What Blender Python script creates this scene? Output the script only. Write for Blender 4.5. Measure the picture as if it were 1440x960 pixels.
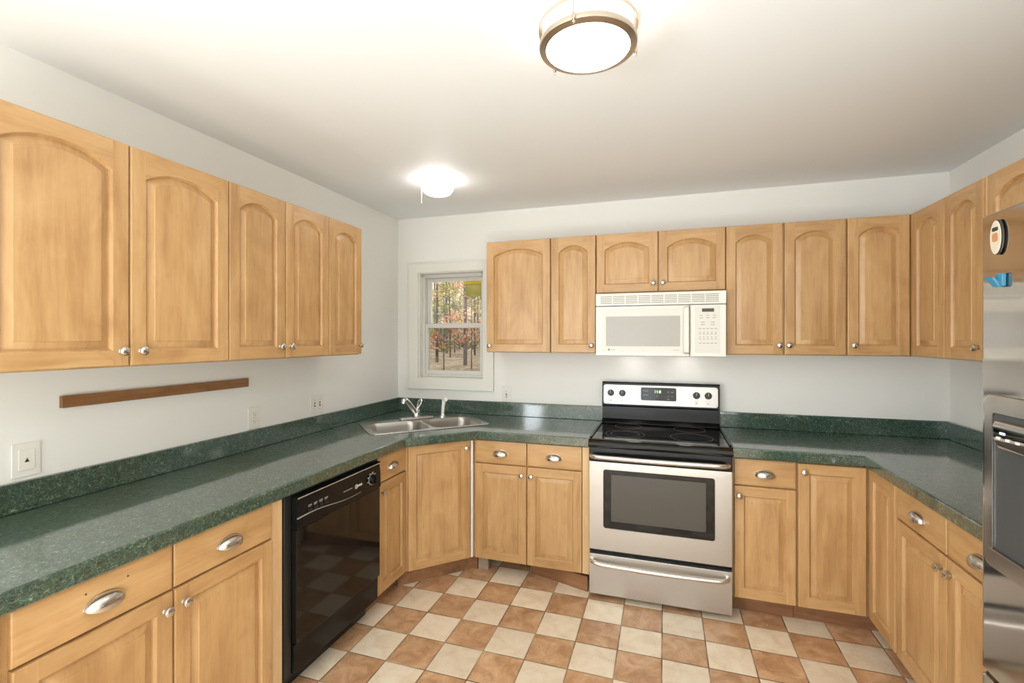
import bpy, bmesh, math, random
from mathutils import Vector, Matrix
PI = math.pi
random.seed(7)
for o in list(bpy.data.objects):
    bpy.data.objects.remove(o)
S = bpy.context.scene
C = S.collection

# ------------------------------------------------------------------ camera, sky, exposure
RW, RH, RD = 3.6607, 2.4686, 5.3           # room width, height, depth (back wall y = 0)
cd_ = bpy.data.cameras.new('camera')
cam = bpy.data.objects.new('camera', cd_)
C.objects.link(cam)
cam.location = (2.0811, -3.4056, 1.4994)
cam.rotation_euler = (PI / 2, 0, 0.3122)
cd_.sensor_width = 36.0
cd_.lens = 36.0 * 665.0645 / 1440.0
cd_.shift_y = -4.6912 / 1440.0
cd_.clip_start = 0.02
S.camera = cam
W = bpy.data.worlds.new('world')
S.world = W
W.use_nodes = True
bg = W.node_tree.nodes['Background']
bg.inputs[0].default_value = (0.93, 0.97, 1.0, 1)
bg.inputs[1].default_value = 2.4
S.view_settings.view_transform = 'Standard'
S.view_settings.look = 'None'
S.view_settings.gamma = 1.0
S.view_settings.use_curve_mapping = False
S.view_settings.exposure = 0.25
LAMP_MAIN, LAMP_SMALL, LAMP_HOOD = 19.0, 12.0, 10.0


def area(name, loc, rot, sx, sy, power, col):
    ld = bpy.data.lights.new(name, 'AREA')
    ld.shape = 'RECTANGLE'
    ld.size, ld.size_y = sx, sy
    ld.energy = power
    ld.color = col
    lo = bpy.data.objects.new(name, ld)
    C.objects.link(lo)
    lo.location = loc
    lo.rotation_euler = rot
    return lo


# added fill lights behind the viewer: one in an unseen doorway, one facing up
area('doorway_fill', (1.475, -RD - 0.03, 1.04), (PI / 2 + 0.02, 0, 0), 0.92, 2.0, 10.0, (0.88, 0.955, 1.0))
area('ceiling_fill', (2.25, -4.45, 0.30), (PI, 0, 0), 2.3, 1.3, 66.0, (0.88, 0.955, 1.0))
# fill light added in an invented opening of the left-hand wall
area('side_fill', (-0.03, -4.35, 1.30), (PI / 2 + 0.06, 0, -PI / 2), 1.32, 1.24, 72.0, (0.90, 0.965, 1.0))


# ------------------------------------------------------------------ material helpers
def srgb(r, g, b):
    f = lambda c: ((c / 255 + 0.055) / 1.055) ** 2.4 if c > 10.3 else c / 255 / 12.92
    return (f(r), f(g), f(b), 1)


class NT:
    def __init__(s, name):
        s.m = bpy.data.materials.new(name)
        s.m.use_nodes = True
        s.t = s.m.node_tree
        s.b = s.t.nodes['Principled BSDF']

    def n(s, typ, **kw):
        nd = s.t.nodes.new(typ)
        for k, v in kw.items():
            setattr(nd, k, v)
        return nd

    def l(s, a, b):
        s.t.links.new(a, b)

    def math(s, op, a, b=None, c=None):
        nd = s.n('ShaderNodeMath', operation=op)
        for i, v in enumerate((a, b, c)):
            if v is None:
                continue
            if isinstance(v, (int, float)):
                nd.inputs[i].default_value = v
            else:
                s.l(v, nd.inputs[i])
        return nd.outputs[0]

    def mix(s, f, a, b, blend='MIX'):
        nd = s.n('ShaderNodeMix', data_type='RGBA', blend_type=blend)
        for k, v in ((0, f), (6, a), (7, b)):
            if isinstance(v, (int, float, tuple)):
                nd.inputs[k].default_value = v
            else:
                s.l(v, nd.inputs[k])
        return nd.outputs[2]

    def ramp(s, f, stops):
        nd = s.n('ShaderNodeValToRGB')
        el = nd.color_ramp.elements
        while len(el) < len(stops):
            el.new(0.5)
        for e, (p, c) in zip(el, stops):
            e.position = p
            e.color = c
        s.l(f, nd.inputs[0])
        return nd.outputs[0]

    def noise(s, vec, scale, detail=3, rough=0.5, dist=0.0):
        nd = s.n('ShaderNodeTexNoise')
        nd.inputs['Scale'].default_value = scale
        nd.inputs['Detail'].default_value = detail
        nd.inputs['Roughness'].default_value = rough
        nd.inputs['Distortion'].default_value = dist
        s.l(vec, nd.inputs['Vector'])
        return nd.outputs['Fac']

    def coords(s, scale=(1, 1, 1), rnd=True):
        tc = s.n('ShaderNodeTexCoord')
        mp = s.n('ShaderNodeMapping')
        mp.inputs['Scale'].default_value = scale
        if rnd:
            oi = s.n('ShaderNodeObjectInfo')
            cx = s.n('ShaderNodeCombineXYZ')
            for i, k in enumerate((37.0, 53.0, 71.0)):
                s.l(s.math('MULTIPLY', oi.outputs['Random'], k), cx.inputs[i])
            s.l(cx.outputs[0], mp.inputs['Location'])
        s.l(tc.outputs['Object'], mp.inputs['Vector'])
        return mp.outputs[0]

    def bump(s, h, strength, dist=0.002):
        nd = s.n('ShaderNodeBump')
        nd.inputs['Strength'].default_value = strength
        nd.inputs['Distance'].default_value = dist
        s.l(h, nd.inputs['Height'])
        s.l(nd.outputs[0], s.b.inputs['Normal'])

    def set(s, **kw):
        for k, v in kw.items():
            s.b.inputs[k.replace('_', ' ')].default_value = v
        return s


def plain(name, col, rough=0.5, metal=0.0, **kw):
    t = NT(name)
    t.set(Base_Color=col, Roughness=rough, Metallic=metal, **kw)
    return t.m


def emit(name, col, k):
    t = NT(name)
    t.set(Base_Color=(0.8, 0.8, 0.8, 1), Emission_Color=col, Emission_Strength=k)
    return t.m


def paint(name, col, bump=0.03):
    t = NT(name)
    v = t.coords((1, 1, 1), False)
    f = t.noise(v, 2.0, 3)
    c2 = tuple(min(1, x * 0.965) for x in col[:3]) + (1,)
    t.l(t.mix(f, col, c2), t.b.inputs['Base Color'])
    t.set(Roughness=0.6)
    t.bump(t.noise(v, 260, 2), bump, 0.001)
    return t.m


def wood(name, c_dark, c_mid, c_light, axis='z', rough=0.38):
    t = NT(name)
    sc = {'z': (1, 1, 0.09), 'x': (0.09, 1, 1)}[axis]
    v = t.coords(sc)
    vm = t.coords((1, 1, 0.45) if axis == 'z' else (0.45, 1, 1))
    grain = t.noise(v, 60, 5, 0.62, 0.4)
    streak = t.noise(v, 14, 3, 0.5, 0.8)
    figure = t.noise(vm, 5.5, 4, 0.55, 1.6)
    f = t.math('ADD', t.math('MULTIPLY', grain, 0.30), t.math('ADD', t.math('MULTIPLY', streak, 0.32), t.math('MULTIPLY', figure, 0.38)))
    col = t.ramp(f, [(0.33, c_dark), (0.5, c_mid), (0.66, c_light)])
    # a few darker mineral streaks
    kn = t.noise(vm, 7.0, 2, 0.4, 2.5)
    k = t.ramp(kn, [(0.66, (0, 0, 0, 1)), (0.80, (0.55, 0.55, 0.55, 1))])
    col = t.mix(k, col, c_dark)
    oi = t.n('ShaderNodeObjectInfo')
    hs = t.n('ShaderNodeHueSaturation')
    t.l(t.math('ADD', t.math('MULTIPLY', oi.outputs['Random'], 0.09), 0.955), hs.inputs['Value'])
    t.l(col, hs.inputs['Color'])
    t.l(hs.outputs[0], t.b.inputs['Base Color'])
    t.set(Roughness=rough)
    t.b.inputs['Coat Weight'].default_value = 0.08
    t.b.inputs['Coat Roughness'].default_value = 0.3
    t.bump(grain, 0.04, 0.001)
    return t.m


def steel(name, col, rough=0.28, axis='x', aniso=0.0, var=0.08):
    t = NT(name)
    v = t.coords({'x': (0.02, 1, 1), 'z': (1, 1, 0.02), 'n': (1, 1, 1)}[axis])
    f = t.noise(v, 420, 3, 0.6)
    t.l(t.mix(f, tuple(c * 0.94 for c in col[:3]) + (1,), col), t.b.inputs['Base Color'])
    r = t.math('ADD', t.math('MULTIPLY', f, var), rough - var / 2)
    t.l(r, t.b.inputs['Roughness'])
    t.set(Metallic=1.0)
    return t.m


def laminate():
    t = NT('green_laminate')
    v = t.coords((1, 1, 1), False)
    a = t.noise(v, 62, 7, 0.78, 1.6)
    b = t.noise(v, 190, 4, 0.65, 1.0)
    c = t.noise(v, 22, 4, 0.6, 1.2)
    base = t.ramp(a, [(0.38, srgb(22, 40, 37)), (0.49, srgb(48, 74, 66)), (0.58, srgb(88, 116, 102)), (0.67, srgb(190, 202, 176))])
    sp = t.ramp(b, [(0.42, srgb(22, 40, 36)), (0.6, srgb(100, 122, 104))])
    col = t.mix(0.30, base, sp)
    tint = t.ramp(c, [(0.35, srgb(176, 208, 204)), (0.62, srgb(226, 222, 190))])
    col = t.mix(0.55, col, tint, 'MULTIPLY')
    t.l(col, t.b.inputs['Base Color'])
    t.set(Roughness=0.4)
    t.b.inputs['Specular IOR Level'].default_value = 0.3
    t.b.inputs['Coat Weight'].default_value = 1.0
    t.b.inputs['Coat Roughness'].default_value = 0.075
    t.b.inputs['Coat IOR'].default_value = 1.78
    return t.m


def tiles():
    t = NT('checker_tile')
    tc = t.n('ShaderNodeTexCoord')
    sx = t.n('ShaderNodeSeparateXYZ')
    t.l(tc.outputs['Object'], sx.inputs[0])
    s = 0.2038
    u = t.math('DIVIDE', t.math('SUBTRACT', sx.outputs[0], 0.8459), s)
    w = t.math('DIVIDE', t.math('SUBTRACT', sx.outputs[1], -0.6769), s)
    iu, iw = t.math('FLOOR', u), t.math('FLOOR', w)
    fu, fw = t.math('SUBTRACT', u, iu), t.math('SUBTRACT', w, iw)
    odd = t.math('FLOORED_MODULO', t.math('ADD', iu, iw), 2.0)
    cx = t.n('ShaderNodeCombineXYZ')
    t.l(iu, cx.inputs[0]); t.l(iw, cx.inputs[1])
    wn = t.n('ShaderNodeTexWhiteNoise', noise_dimensions='2D')
    t.l(cx.outputs[0], wn.inputs['Vector'])
    # mottling, shifted per tile
    ofs = t.n('ShaderNodeVectorMath', operation='MULTIPLY_ADD')
    t.l(wn.outputs['Color'], ofs.inputs[0])
    ofs.inputs[1].default_value = (9, 9, 9)
    t.l(tc.outputs['Object'], ofs.inputs[2])
    m1 = t.noise(ofs.outputs[0], 11, 4, 0.6, 0.6)
    m2 = t.noise(ofs.outputs[0], 90, 3, 0.6)
    mm = t.math('ADD', t.math('MULTIPLY', m1, 0.8), t.math('MULTIPLY', m2, 0.2))
    tan = t.ramp(mm, [(0.32, srgb(170, 126, 88)), (0.5, srgb(200, 157, 118)), (0.66, srgb(220, 183, 145))])
    cream = t.ramp(mm, [(0.32, srgb(224, 204, 176)), (0.52, srgb(240, 223, 197)), (0.68, srgb(245, 232, 212))])
    col = t.mix(odd, tan, cream)
    val = t.n('ShaderNodeHueSaturation')
    t.l(col, val.inputs['Color'])
    t.l(t.math('ADD', t.math('MULTIPLY', wn.outputs['Value'], 0.16), 0.92), val.inputs['Value'])
    e = t.math('MINIMUM', t.math('MINIMUM', fu, t.math('SUBTRACT', 1.0, fu)), t.math('MINIMUM', fw, t.math('SUBTRACT', 1.0, fw)))
    g = t.n('ShaderNodeMapRange', interpolation_type='SMOOTHSTEP')
    t.l(e, g.inputs[0])
    g.inputs[1].default_value = 0.008; g.inputs[2].default_value = 0.020
    grout = t.ramp(t.noise(tc.outputs['Object'], 6, 3), [(0.4, srgb(112, 84, 60)), (0.62, srgb(176, 152, 126))])
    fin = t.mix(g.outputs[0], grout, val.outputs[0])
    # small white paint specks dropped on the floor
    vo = t.n('ShaderNodeTexVoronoi')
    vo.inputs['Scale'].default_value = 9.0
    t.l(tc.outputs['Object'], vo.inputs['Vector'])
    sp = t.math('LESS_THAN', vo.outputs['Distance'], 0.035)
    gate = t.math('GREATER_THAN', t.noise(tc.outputs['Object'], 2.2, 1), 0.55)
    fin = t.mix(t.math('MULTIPLY', t.math('MULTIPLY', sp, gate), 0.8), fin, srgb(238, 232, 222))
    t.l(fin, t.b.inputs['Base Color'])
    rr = t.n('ShaderNodeMapRange')
    t.l(g.outputs[0], rr.inputs[0])
    rr.inputs[3].default_value = 0.8; rr.inputs[4].default_value = 0.30
    t.l(rr.outputs[0], t.b.inputs['Roughness'])
    g2 = t.n('ShaderNodeMapRange', interpolation_type='SMOOTHSTEP')
    t.l(e, g2.inputs[0])
    g2.inputs[1].default_value = 0.004; g2.inputs[2].default_value = 0.045
    h = t.math('ADD', g2.outputs[0], t.math('MULTIPLY', m1, 0.25))
    t.bump(h, 0.5, 0.002)
    return t.m


def glass(name, tint=(1, 1, 1, 1), refl=1.0):
    m = bpy.data.materials.new(name)
    m.use_nodes = True
    t = m.node_tree
    t.nodes.clear()
    out = t.nodes.new('ShaderNodeOutputMaterial')
    mx = t.nodes.new('ShaderNodeMixShader')
    fr = t.nodes.new('ShaderNodeFresnel')
    fr.inputs[0].default_value = 1.4
    tr = t.nodes.new('ShaderNodeBsdfTransparent')
    tr.inputs[0].default_value = tint
    gl = t.nodes.new('ShaderNodeBsdfGlossy')
    gl.inputs['Roughness'].default_value = 0.02
    t.links.new(fr.outputs[0], mx.inputs[0])
    t.links.new(tr.outputs[0], mx.inputs[1])
    t.links.new(gl.outputs[0], mx.inputs[2])
    t.links.new(mx.outputs[0], out.inputs[0])
    return m


def foliage(name, stops, rough=0.7):
    t = NT(name)
    v = t.coords((1, 1, 1))
    f = t.noise(v, 1.7, 4, 0.7)
    t.l(t.ramp(f, stops), t.b.inputs['Base Color'])
    t.set(Roughness=rough)
    return t.m


M = {}
M['wall'] = paint('wall_paint', srgb(236, 234, 228))
M['ceil'] = paint('ceiling_paint', srgb(240, 242, 242))
M['tile'] = tiles()
M['lam'] = laminate()
D_, M_, L_ = srgb(168, 125, 79), srgb(192, 151, 101), srgb(206, 167, 118)
M['wv'] = wood('maple_upright_grain', D_, M_, L_, 'z')
M['wh'] = wood('maple_level_grain', D_, M_, L_, 'x')
M['raw'] = wood('pale_maple', srgb(206, 168, 120), srgb(222, 186, 138), srgb(232, 200, 156), 'z', 0.5)
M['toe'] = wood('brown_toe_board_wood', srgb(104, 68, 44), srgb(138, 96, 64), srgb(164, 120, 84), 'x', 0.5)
M['strip'] = wood('walnut_strip_wood', srgb(104, 68, 38), srgb(132, 90, 54), srgb(156, 112, 70), 'x', 0.45)
M['raw_grey'] = wood('weathered_plywood_end', srgb(120, 100, 84), srgb(158, 138, 120), srgb(184, 166, 148), 'x', 0.6)
M['white_strip'] = plain('white_filler', srgb(238, 226, 214), 0.5)
M['nickel'] = steel('satin_nickel', (0.66, 0.63, 0.59, 1), 0.24, 'n')
M['lamp_nickel'] = plain('lamp_ring_nickel', (0.58, 0.50, 0.41, 1), 0.34, 1.0)
M['chrome'] = plain('chrome', (0.78, 0.78, 0.78, 1), 0.08, 1.0)
M['steel'] = steel('brushed_steel', (0.54, 0.515, 0.48, 1), 0.40, 'x')
M['steel_bright'] = steel('polished_handle_steel', (0.82, 0.80, 0.76, 1), 0.27, 'n')
M['steel_soft'] = steel('soft_brushed_steel', (0.52, 0.485, 0.45, 1), 0.25, 'n')
M['sink'] = steel('sink_steel', (0.66, 0.64, 0.61, 1), 0.26, 'n')
M['sink_bowl'] = steel('bowl_steel', (0.48, 0.45, 0.41, 1), 0.36, 'n')
M['fridge'] = steel('fridge_steel', (0.47, 0.435, 0.40, 1), 0.075, 'z', var=0.03)
M['black'] = plain('black_enamel', (0.007, 0.007, 0.007, 1), 0.2, 0, Specular_IOR_Level=0.24)
M['black_sat'] = plain('black_satin', (0.012, 0.012, 0.012, 1), 0.35)
M['black_glass'] = plain('black_glass', (0.008, 0.007, 0.006, 1), 0.07, 0, Specular_IOR_Level=0.42)
M['oven_glass'] = plain('smoked_oven_glass', (0.085, 0.076, 0.064, 1), 0.28, 0, Specular_IOR_Level=0.4)
M['ring'] = plain('printed_ring_grey', srgb(120, 116, 108), 0.3)
M['white'] = plain('white_plastic', srgb(236, 233, 226), 0.35)
M['outlet'] = plain('outlet_white', srgb(230, 226, 217), 0.45)
M['slot'] = plain('slot_dark', srgb(60, 54, 48), 0.6)
M['mw'] = plain('cream_appliance_white', srgb(231, 228, 218), 0.28)
M['mw_panel'] = plain('cream_door_panel', srgb(219, 215, 205), 0.32)
M['mw_glass'] = plain('grey_screened_window', srgb(172, 168, 160), 0.22)
M['legend'] = plain('grey_print', srgb(150, 147, 140), 0.5)
M['legend_light'] = plain('light_print', srgb(214, 212, 204), 0.5)
M['lcd'] = plain('dark_display', srgb(62, 62, 60), 0.2)
M['vent_dark'] = plain('vent_slot', srgb(150, 146, 134), 0.6)
M['green_led'] = emit('green_digits', (0.45, 1.0, 0.40, 1), 1.6)
M['blue_led'] = emit('blue_indicator', (0.35, 0.55, 1.0, 1), 2.0)
M['lamp'] = emit('lamp_diffuser', (1.0, 0.975, 0.93, 1), LAMP_MAIN)
M['lamp_side'] = emit('lamp_side_glass', (1.0, 0.955, 0.88, 1), 1.5)
M['lamp2'] = emit('small_lamp_dome', (1.0, 0.985, 0.95, 1), LAMP_SMALL)
M['lamp3'] = emit('hood_lamp', (1.0, 0.97, 0.92, 1), LAMP_HOOD)
M['trim'] = plain('white_trim', srgb(230, 227, 218), 0.4)
M['vinyl'] = plain('window_vinyl', srgb(214, 211, 203), 0.35)
M['glass'] = glass('window_glass', (0.93, 0.94, 0.93, 1))
M['screen'] = glass('insect_screen', (0.70, 0.69, 0.68, 1))
M['disp_grey'] = plain('dispenser_grey', srgb(62, 64, 64), 0.42)
M['blue'] = plain('blue_clip_plastic', srgb(52, 116, 142), 0.45)
M['cream_mag'] = plain('magnet_cream', srgb(196, 186, 166), 0.4)
M['brown_mag'] = plain('magnet_brown', srgb(176, 124, 84), 0.5)
M['dark_mag'] = plain('magnet_dark', srgb(44, 38, 34), 0.45)
M['yellow'] = wood('yellow_painted_wood', srgb(150, 122, 30), srgb(190, 160, 48), srgb(212, 186, 70), 'x')
M['bark'] = foliage('grey_bark', [(0.35, srgb(70, 62, 54)), (0.65, srgb(128, 118, 106))])
M['leaf_y'] = foliage('yellow_green_leaves', [(0.35, srgb(110, 110, 56)), (0.5, srgb(160, 152, 78)), (0.66, srgb(214, 204, 140))])
M['leaf_g'] = foliage('grey_green_leaves', [(0.35, srgb(84, 92, 70)), (0.5, srgb(130, 134, 104)), (0.66, srgb(190, 188, 160))])
M['leaf_p'] = foliage('pale_tan_leaves', [(0.35, srgb(140, 126, 96)), (0.5, srgb(190, 172, 134)), (0.66, srgb(226, 210, 176))])
M['leaf_r'] = foliage('pink_red_leaves', [(0.35, srgb(176, 108, 92)), (0.5, srgb(206, 142, 122)), (0.66, srgb(226, 176, 146))])
def litter():
    t = NT('leaf_litter')
    v = t.coords((1, 1, 1), False)
    a = t.noise(v, 3.2, 5, 0.75, 0.5)
    b = t.noise(v, 0.5, 2, 0.5)
    f = t.math('ADD', t.math('MULTIPLY', a, 0.75), t.math('MULTIPLY', b, 0.25))
    t.l(t.ramp(f, [(0.38, srgb(104, 86, 66)), (0.48, srgb(166, 144, 116)), (0.56, srgb(206, 186, 154)), (0.64, srgb(232, 214, 186))]), t.b.inputs['Base Color'])
    t.set(Roughness=0.9)
    return t.m


M['litter'] = litter()


# ------------------------------------------------------------------ mesh helpers
def obj(name, bm, mats, parent=None, ang=32, loc=None, rot=None):
    bmesh.ops.recalc_face_normals(bm, faces=bm.faces[:])
    a = math.radians(ang)
    for f in bm.faces:
        f.smooth = True
    for e in bm.edges:
        if len(e.link_faces) == 2:
            e.smooth = e.calc_face_angle(0) < a
    me = bpy.data.meshes.new(name)
    bm.to_mesh(me)
    bm.free()
    for m in (mats if isinstance(mats, (list, tuple)) else [mats]):
        me.materials.append(m)
    o = bpy.data.objects.new(name, me)
    C.objects.link(o)
    if ang < 90:                              # keep broad flat faces flat beside their eased edges
        wnm = o.modifiers.new('weighted_normal', 'WEIGHTED_NORMAL')
        wnm.keep_sharp = True
    if parent:
        o.parent = parent
    if loc:
        o.location = loc
    if rot:
        o.rotation_euler = rot
    return o


def root(name, label, cat, loc=(0, 0, 0), rz=0.0, group=None, rot=None):
    o = bpy.data.objects.new(name, None)
    o.empty_display_size = 0.1
    C.objects.link(o)
    o.location = loc
    o.rotation_euler = rot or (0, 0, rz)
    return tag(o, label, cat, group)


def tag(o, label, cat, group=None):
    o['label'] = label
    o['category'] = cat
    if group:
        o['group'] = group
    return o


def struct(o):
    o['kind'] = 'structure'
    return o


def BM():
    return bmesh.new()


def face(bm, vs, mi=0):
    try:
        f = bm.faces.new(vs)
        f.material_index = mi
        return f
    except ValueError:
        return None


def box(bm, x0, x1, y0, y1, z0, z1, bev=0.0, seg=2, mi=0):
    v = [bm.verts.new((x, y, z)) for z in (z0, z1) for y in (y0, y1) for x in (x0, x1)]
    fs = [face(bm, [v[i] for i in q], mi) for q in ((0, 2, 3, 1), (4, 5, 7, 6), (0, 1, 5, 4), (2, 6, 7, 3), (0, 4, 6, 2), (1, 3, 7, 5))]
    if bev > 0:
        es = list({e for f in fs for e in f.edges})
        r = bmesh.ops.bevel(bm, geom=es, offset=bev, segments=seg, affect='EDGES', profile=0.5)
        for f in r['faces']:
            f.material_index = mi


def loft(bm, loops, cap0=True, cap1=True, closed=True, mi=0):
    rows = [[bm.verts.new(p) for p in lp] for lp in loops]
    n = len(rows[0])
    for a, b in zip(rows[:-1], rows[1:]):
        for i in range(n if closed else n - 1):
            j = (i + 1) % n
            face(bm, (a[i], a[j], b[j], b[i]), mi)
    if cap0:
        face(bm, rows[0][::-1], mi)
    if cap1:
        face(bm, rows[-1], mi)
    return rows


def lathe(bm, prof, c=(0, 0, 0), axis='z', seg=32, mi=0):
    """prof: (radius, height) along the axis, ends closed."""
    lp = []
    for r, h in prof:
        ring = []
        for i in range(seg):
            a = 2 * PI * i / seg
            x, y = max(r, 1e-5) * math.cos(a), max(r, 1e-5) * math.sin(a)
            p = {'z': (x, y, h), 'y': (x, -h, y), 'x': (h, x, y)}[axis]
            ring.append((p[0] + c[0], p[1] + c[1], p[2] + c[2]))
        lp.append(ring)
    loft(bm, lp, mi=mi)


def annulus(bm, r0, r1, z0, z1, c=(0, 0), seg=64, mi=0):
    lp = []
    for r, z in ((r0, z0), (r1, z0), (r1, z1), (r0, z1), (r0, z0)):
        lp.append([(c[0] + r * math.cos(2 * PI * i / seg), c[1] + r * math.sin(2 * PI * i / seg), z) for i in range(seg)])
    loft(bm, lp, False, False, mi=mi)


def tube(bm, pts, r, seg=14, flat=1.0, mi=0):
    """round bar along pts; r a number or a list; flat squashes the section vertically."""
    P = [Vector(p) for p in pts]
    n = len(P)
    R = r if isinstance(r, (list, tuple)) else [r] * n
    up = Vector((0, 0, 1))
    loops = []
    for i in range(n):
        t = (P[min(i + 1, n - 1)] - P[max(i - 1, 0)]).normalized()
        if abs(t.dot(up)) > 0.98:
            up = Vector((0, 1, 0)) if abs(t.y) < 0.9 else Vector((1, 0, 0))
        s = t.cross(up).normalized()
        u = s.cross(t).normalized()
        up = u
        loops.append([P[i] + s * (R[i] * math.cos(2 * PI * k / seg)) + u * (R[i] * flat * math.sin(2 * PI * k / seg)) for k in range(seg)])
    loft(bm, loops, mi=mi)


def bez(p0, p1, p2, p3, n=10):
    out = []
    for i in range(n + 1):
        t = i / n
        out.append(tuple((1 - t) ** 3 * a + 3 * (1 - t) ** 2 * t * b + 3 * (1 - t) * t * t * c + t ** 3 * d for a, b, c, d in zip(p0, p1, p2, p3)))
    return out


def offset(poly, d):
    """inward offset of a counter-clockwise polygon."""
    n = len(poly)
    out = []
    for i in range(n):
        a, b, c = Vector(poly[i - 1]), Vector(poly[i]), Vector(poly[(i + 1) % n])
        e1, e2 = (b - a).normalized(), (c - b).normalized()
        n1, n2 = Vector((-e1.y, e1.x)), Vector((-e2.y, e2.x))
        k = 1 + n1.dot(n2)
        out.append(tuple(b + (n1 + n2) * (d / max(k, 0.2))))
    return out


def rrect(x0, x1, y0, y1, r, seg=6):
    """counter-clockwise rounded rectangle."""
    out = []
    for cx, cy, a0 in ((x1 - r, y0 + r, -PI / 2), (x1 - r, y1 - r, 0), (x0 + r, y1 - r, PI / 2), (x0 + r, y0 + r, PI)):
        for i in range(seg + 1):
            a = a0 + PI / 2 * i / seg
            out.append((cx + r * math.cos(a), cy + r * math.sin(a)))
    return out


def slab(bm, outer, z0, z1, r=0.006, holes=(), mi=0):
    """plan outline raised to a slab with eased edges and holes through it."""
    lv = [(z0, r), (z0 + r, 0), (z0 + 1.1 * r, 0), (z1 - 1.1 * r, 0), (z1 - r, 0), (z1 - 0.35 * r, 0.3 * r), (z1, r)] if r > 0 else [(z0, 0), (z1, 0)]
    rows = loft(bm, [[(p[0], p[1], z) for p in (offset(outer, d) if d else outer)] for z, d in lv], False, False, mi=mi)
    tops, bots = [rows[-1]], [rows[0]]
    for h in holes:
        hr = loft(bm, [[(p[0], p[1], z) for p in h] for z in (z0, z1)], False, False, mi=mi)
        tops.append(hr[1])
        bots.append(hr[0])
    for grp in (tops, bots):
        if len(grp) == 1:
            face(bm, grp[0], mi)
        else:
            es = []
            for lp in grp:
                for i in range(len(lp)):
                    es.append(bm.edges.get((lp[i], lp[(i + 1) % len(lp)])))
            bmesh.ops.triangle_fill(bm, use_beauty=True, use_dissolve=False, edges=es)
    for f in bm.faces:
        f.material_index = mi


def plate(bm, outline, y0, y1, r=0.002, holes=(), mi=0):
    """outline in x,z made into a plate between y0 (front) and y1 (back)."""
    b2 = BM()
    slab(b2, outline, -y1, -y0, r, holes, mi)
    for v in b2.verts:
        x, y, z = v.co
        v.co = (x, -z, y)
    me = bpy.data.meshes.new('tmp')
    b2.to_mesh(me)
    b2.free()
    bm.from_mesh(me)
    bpy.data.meshes.remove(me)


def text(name, parent, body, size, loc, rot, m, align='CENTER'):
    cu = bpy.data.curves.new(name, 'FONT')
    cu.body = body
    cu.size = size
    cu.align_x = align
    cu.align_y = 'CENTER'
    cu.extrude = 0.0003
    to = bpy.data.objects.new(name + '_tmp', cu)
    C.objects.link(to)
    bpy.context.view_layer.update()
    me = bpy.data.meshes.new_from_object(to.evaluated_get(bpy.context.evaluated_depsgraph_get()))
    bpy.data.objects.remove(to)
    bpy.data.curves.remove(cu)
    me.materials.clear()
    me.materials.append(m)
    o = bpy.data.objects.new(name, me)
    C.objects.link(o)
    o.parent = parent
    o.location = loc
    o.rotation_euler = rot
    return o


# ------------------------------------------------------------------ the room
T = 0.14
b = BM(); box(b, -T, RW + T, -RD - T, T, -0.10, 0.0)
struct(obj('floor', b, M['tile']))
b = BM(); box(b, -T, RW + T, -RD - T, T, RH, RH + 0.12)
struct(obj('ceiling', b, M['ceil']))
b = BM()
plate(b, [(-RD, 0), (0, 0), (0, RH), (-RD, RH)], 0.0, T, 0, [[(-5.05, 0.64), (-3.65, 0.64), (-3.65, 1.96), (-5.05, 1.96)]])  # opening invented to hold the added side fill light
struct(obj('wall_left', b, M['wall'], rot=(0, 0, PI / 2)))
b = BM(); box(b, RW, RW + T, -RD, 0, 0, RH)
struct(obj('wall_right', b, M['wall']))
WX0, WX1, WZ0, WZ1 = 0.185, 0.760, 1.172, 2.030        # window opening
b = BM()
plate(b, [(-T, 0), (RW + T, 0), (RW + T, RH), (-T, RH)], 0.0, T, 0, [[(WX0, WZ0), (WX1, WZ0), (WX1, WZ1), (WX0, WZ1)]])
struct(obj('wall_back', b, M['wall']))
b = BM()
plate(b, [(-T, 0), (1.00, 0), (1.00, 2.08), (1.95, 2.08), (1.95, 0), (RW + T, 0), (RW + T, RH), (-T, RH)], -RD - T, -RD, 0)
struct(obj('wall_front', b, M['wall']))

# window: casing, jamb, sashes, panes
win = root('window_1', 'white double-hung window looking out on autumn woods', 'window')
win['kind'] = 'structure'
b = BM()
plate(b, [(0.105, 1.098), (0.833, 1.098), (0.833, 2.100), (0.105, 2.100)], -0.018, -0.0005, 0.004,
      [[(WX0 + .006, WZ0 + .006), (WX1 - .006, WZ0 + .006), (WX1 - .006, WZ1 - .006), (WX0 + .006, WZ1 - .006)]])
obj('casing', b, M['trim'], win)
b = BM()
plate(b, [(0.099, 1.092), (0.839, 1.092), (0.839, 2.106), (0.099, 2.106)], -0.024, -0.0005, 0.004,
      [[(0.112, 1.105), (0.826, 1.105), (0.826, 2.093), (0.112, 2.093)]])
obj('casing_edge_moulding', b, M['trim'], win)
b = BM()
plate(b, [(WX0, WZ0), (WX1, WZ0), (WX1, WZ1), (WX0, WZ1)], 0.0, T, 0.001,
      [[(WX0 + .014, WZ0 + .014), (WX1 - .014, WZ0 + .014), (WX1 - .014, WZ1 - .014), (WX0 + .014, WZ1 - .014)]])
obj('jamb', b, M['trim'], win)
fill_frame = root('side_fill_frame', 'added casing around the side fill-light opening behind the viewer', 'window', (0, 0, 0), PI / 2)  # invented casing, put in to frame the side fill light
fill_frame['kind'] = 'structure'
b = BM()
plate(b, [(-5.13, 0.56), (-3.57, 0.56), (-3.57, 2.04), (-5.13, 2.04)], -0.018, -0.0005, 0.004, [[(-5.04, 0.65), (-3.66, 0.65), (-3.66, 1.95), (-5.04, 1.95)]])
obj('casing', b, M['trim'], fill_frame)
fx0, fx1, fz0, fz1 = WX0 + .014, WX1 - .014, WZ0 + .014, WZ1 - .014


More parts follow.
